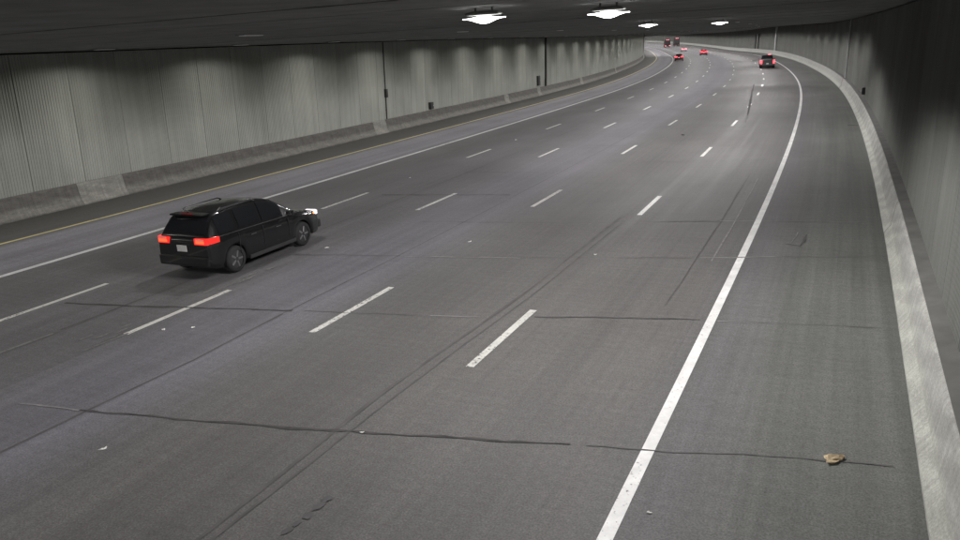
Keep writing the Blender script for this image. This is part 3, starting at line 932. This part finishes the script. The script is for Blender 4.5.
PICK = dict(L=5.7, W=2.03, R=.41, wheels=(1.15, 4.65), sill=.36, detail=False,
            top=[(0, 1.10), (.05, 1.16), (1.9, 1.18), (4.0, 1.16), (4.3, 1.15), (5.3, 1.06), (5.7, .95)],
            plan=[(0, .95), (.06, .98), (.5, 1.0), (5.2, 1.0), (5.55, .94), (5.7, .86)],
            cabin=[(1.95, 1.17, .90, .88), (2.02, 1.45, .90, .78), (2.12, 1.80, .90, .72), (2.3, 1.87, .90, .70), (3.3, 1.88, .90, .70), (3.6, 1.80, .90, .72), (4.15, 1.17, .88, .82)],
            side_windows=[('r', 2.3, 3.4), ('f', 3.5, 5.2)], rear_window=(.5, 2.0), windshield=(5.1, 5.8),
            tail=(.0, .92, .24, .50, .18), mirror=(3.7, 1.28), head_z=.95, plate_z=.66, plate_x=-.07, doors=(2.4, 3.3), gaps=(), wheel_mesh=wp, tail_mat=M_TAILF, bumper_mat=M_GREYPAINT)
pk = vehicle('pickup_truck', 'dark pickup truck with tall red tail lamps in the far right lane', 'pickup', 126.3, 2.55, M_GREYPAINT, PICK)
link('tailgate', bx((-.012, 0, .90), (.04, 1.46, .46), .012), M_GREYPAINT, pk)
link('bed_cover', bx((.95, 0, 1.205), (1.85, 1.74, .03), .01), M_DARK, pk)
link('high_brake_lamp', bx((1.98, -.30, 1.90), (.06, .42, .06), .01), M_TAILW, pk)
c2 = vehicle('car', 'small red lit car beside the white carpool line at the left bend', 'car', 178.0, 16.9, M_REDPAINT, SEDAN)
SED2 = dict(SEDAN); SED2['tail'] = (.0, .90, .60, .30, .3); SED2['tail_mat'] = M_TAILF
c3 = vehicle('car', 'distant car with very bright brake lamps, next car left of the pickup', 'car', 217.5, 10.2, M_REDPAINT, SED2)
link('high_brake_lamp', bx((.9, 0, 1.32), (.05, .5, .07), .01), M_TAILF, c3)
SED3 = dict(SEDAN); SED3['tail'] = (.0, .92, .62, .36, .3); SED3['tail_mat'] = M_TAILW
c5 = vehicle('car', 'far car with pale pink tail lamps just in front of the dark truck', 'car', 303.0, 11.2, M_SILVER, SED3)


def box_truck(label, s, u, w_, h_, lampmat):
    th = frame(s)[3]
    t = thing('box_truck', label, 'truck', W(s, u, .006), th + math.pi / 2)
    link('cargo_box', bx((2.6, 0, (h_ + .95) / 2), (5.2, w_, h_ - .95), .04), M_DKPAINT, t)
    for sg in (-1, 1):
        d = link('rear_door', bx((-.02, sg * w_ * .242, (h_ + .95) / 2), (.04, w_ * .465, h_ - 1.1), .01), M_DKPAINT, t)
        link('handle', bx((-.05, sg * .1, 1.7), (.03, .04, .5), .006), M_CHROME, d)
        link('tail_lamp', bx((-.05, sg * (w_ / 2 - .28), .80), (.06, .42, .28), .02), lampmat, t)
        link('marker_lamp', bx((-.03, sg * .38, h_ - .16), (.06, .52, .17), .02), M_TAILW, t)
        for x in (1.2, 6.1):
            ty = link('wheel', wp[0], None, t); ty.location = (x, sg * (w_ / 2 - .2), .41); link('rim', wp[1], None, ty)
    link('chassis', bx((3.4, 0, .72), (6.6, .9, .22), .02), M_TRIM, t)
    link('cab', bx((6.15, 0, 1.45), (1.7, w_ * .9, 1.9), .12, 2), M_REDPAINT, t)
    link('windshield', bx((7.0, 0, 1.85), (.06, w_ * .76, .7), .02), M_GLASS, t)
    link('rear_bumper', bx((-.06, 0, .52), (.12, w_ * .9, .14), .02), M_TRIM, t)
    return t


box_truck('farthest box truck, one high and two low pale red lights', 392, 11.0, 2.5, 3.6, M_TAILW)
box_truck('dark far truck behind the pale lit car, one dim red marker high up', 405, 5.2, 2.5, 3.9, M_RED)


# ------------------------------------------------------------------ litter on the road
def scrap(s, u, size, label, mat, name='paper_scrap', cat='scrap', n=7, h=.35):
    bm = bmesh.new(); bmesh.ops.create_icosphere(bm, subdivisions=2, radius=1.0)
    pa = random.uniform(0, 6)
    for v in bm.verts:
        an = math.atan2(v.co.y, v.co.x)
        r = (1 + .35 * math.sin(3 * an + pa) + .2 * math.sin(5 * an + 2 * pa)) * (1 + random.uniform(-.32, .32))
        v.co = Vector((v.co.x * size * r, v.co.y * size * .62 * r, max(-.0, (v.co.z * .5 + .45) * size * h * r)))
    o = link(name, bm, mat, None)
    o.location = W(s, u, .006); o.rotation_euler = (0, 0, random.uniform(0, 6))
    return tag(o, label, cat)


M_PAPER = simple('paper', (.75, .74, .70), .8, var=.1)
M_KRAFT = simple('brown_paper', (.42, .33, .20), .8, var=.5, scale=14)
scrap(10.69, -2.22, .13, 'crumpled tan paper scrap on the right shoulder near the bottom of the picture', M_KRAFT, h=.28)
scrap(7.69, 7.24, .045, 'small white scrap lying on the road at lower left', M_PAPER)
scrap(19.4, 3.47, .045, 'white scrap on the road between two dashes, middle of the right lane line', M_PAPER)
scrap(18.4, 10.98, .048, 'pale scrap on the road just right of the black car', M_PAPER)
scrap(29.68, 14.54, .055, 'pale scrap on the road between the far left dashes', M_PAPER)
scrap(19.94, 7.23, .048, 'white scrap in the centre of the picture on the second lane line', M_PAPER)
scrap(11.77, 10.34, .045, 'small pale scrap beside the dash below the black car, left one of two', M_PAPER)
scrap(12.05, 9.82, .045, 'small pale scrap beside the dash below the black car, right one of two', M_PAPER)
scrap(42.42, 14.54, .08, 'tiny far pale scrap on the left lane line', M_PAPER)
scrap(44.28, 5.56, .10, 'small dark lump on the far road in the second lane', M_DARK)
scrap(8.77, -.33, .03, 'tiny pale scrap just right of the white edge line', M_PAPER)
scrap(9.33, 3.93, .03, 'tiny pale scrap in the second lane near the lower dash', M_PAPER)
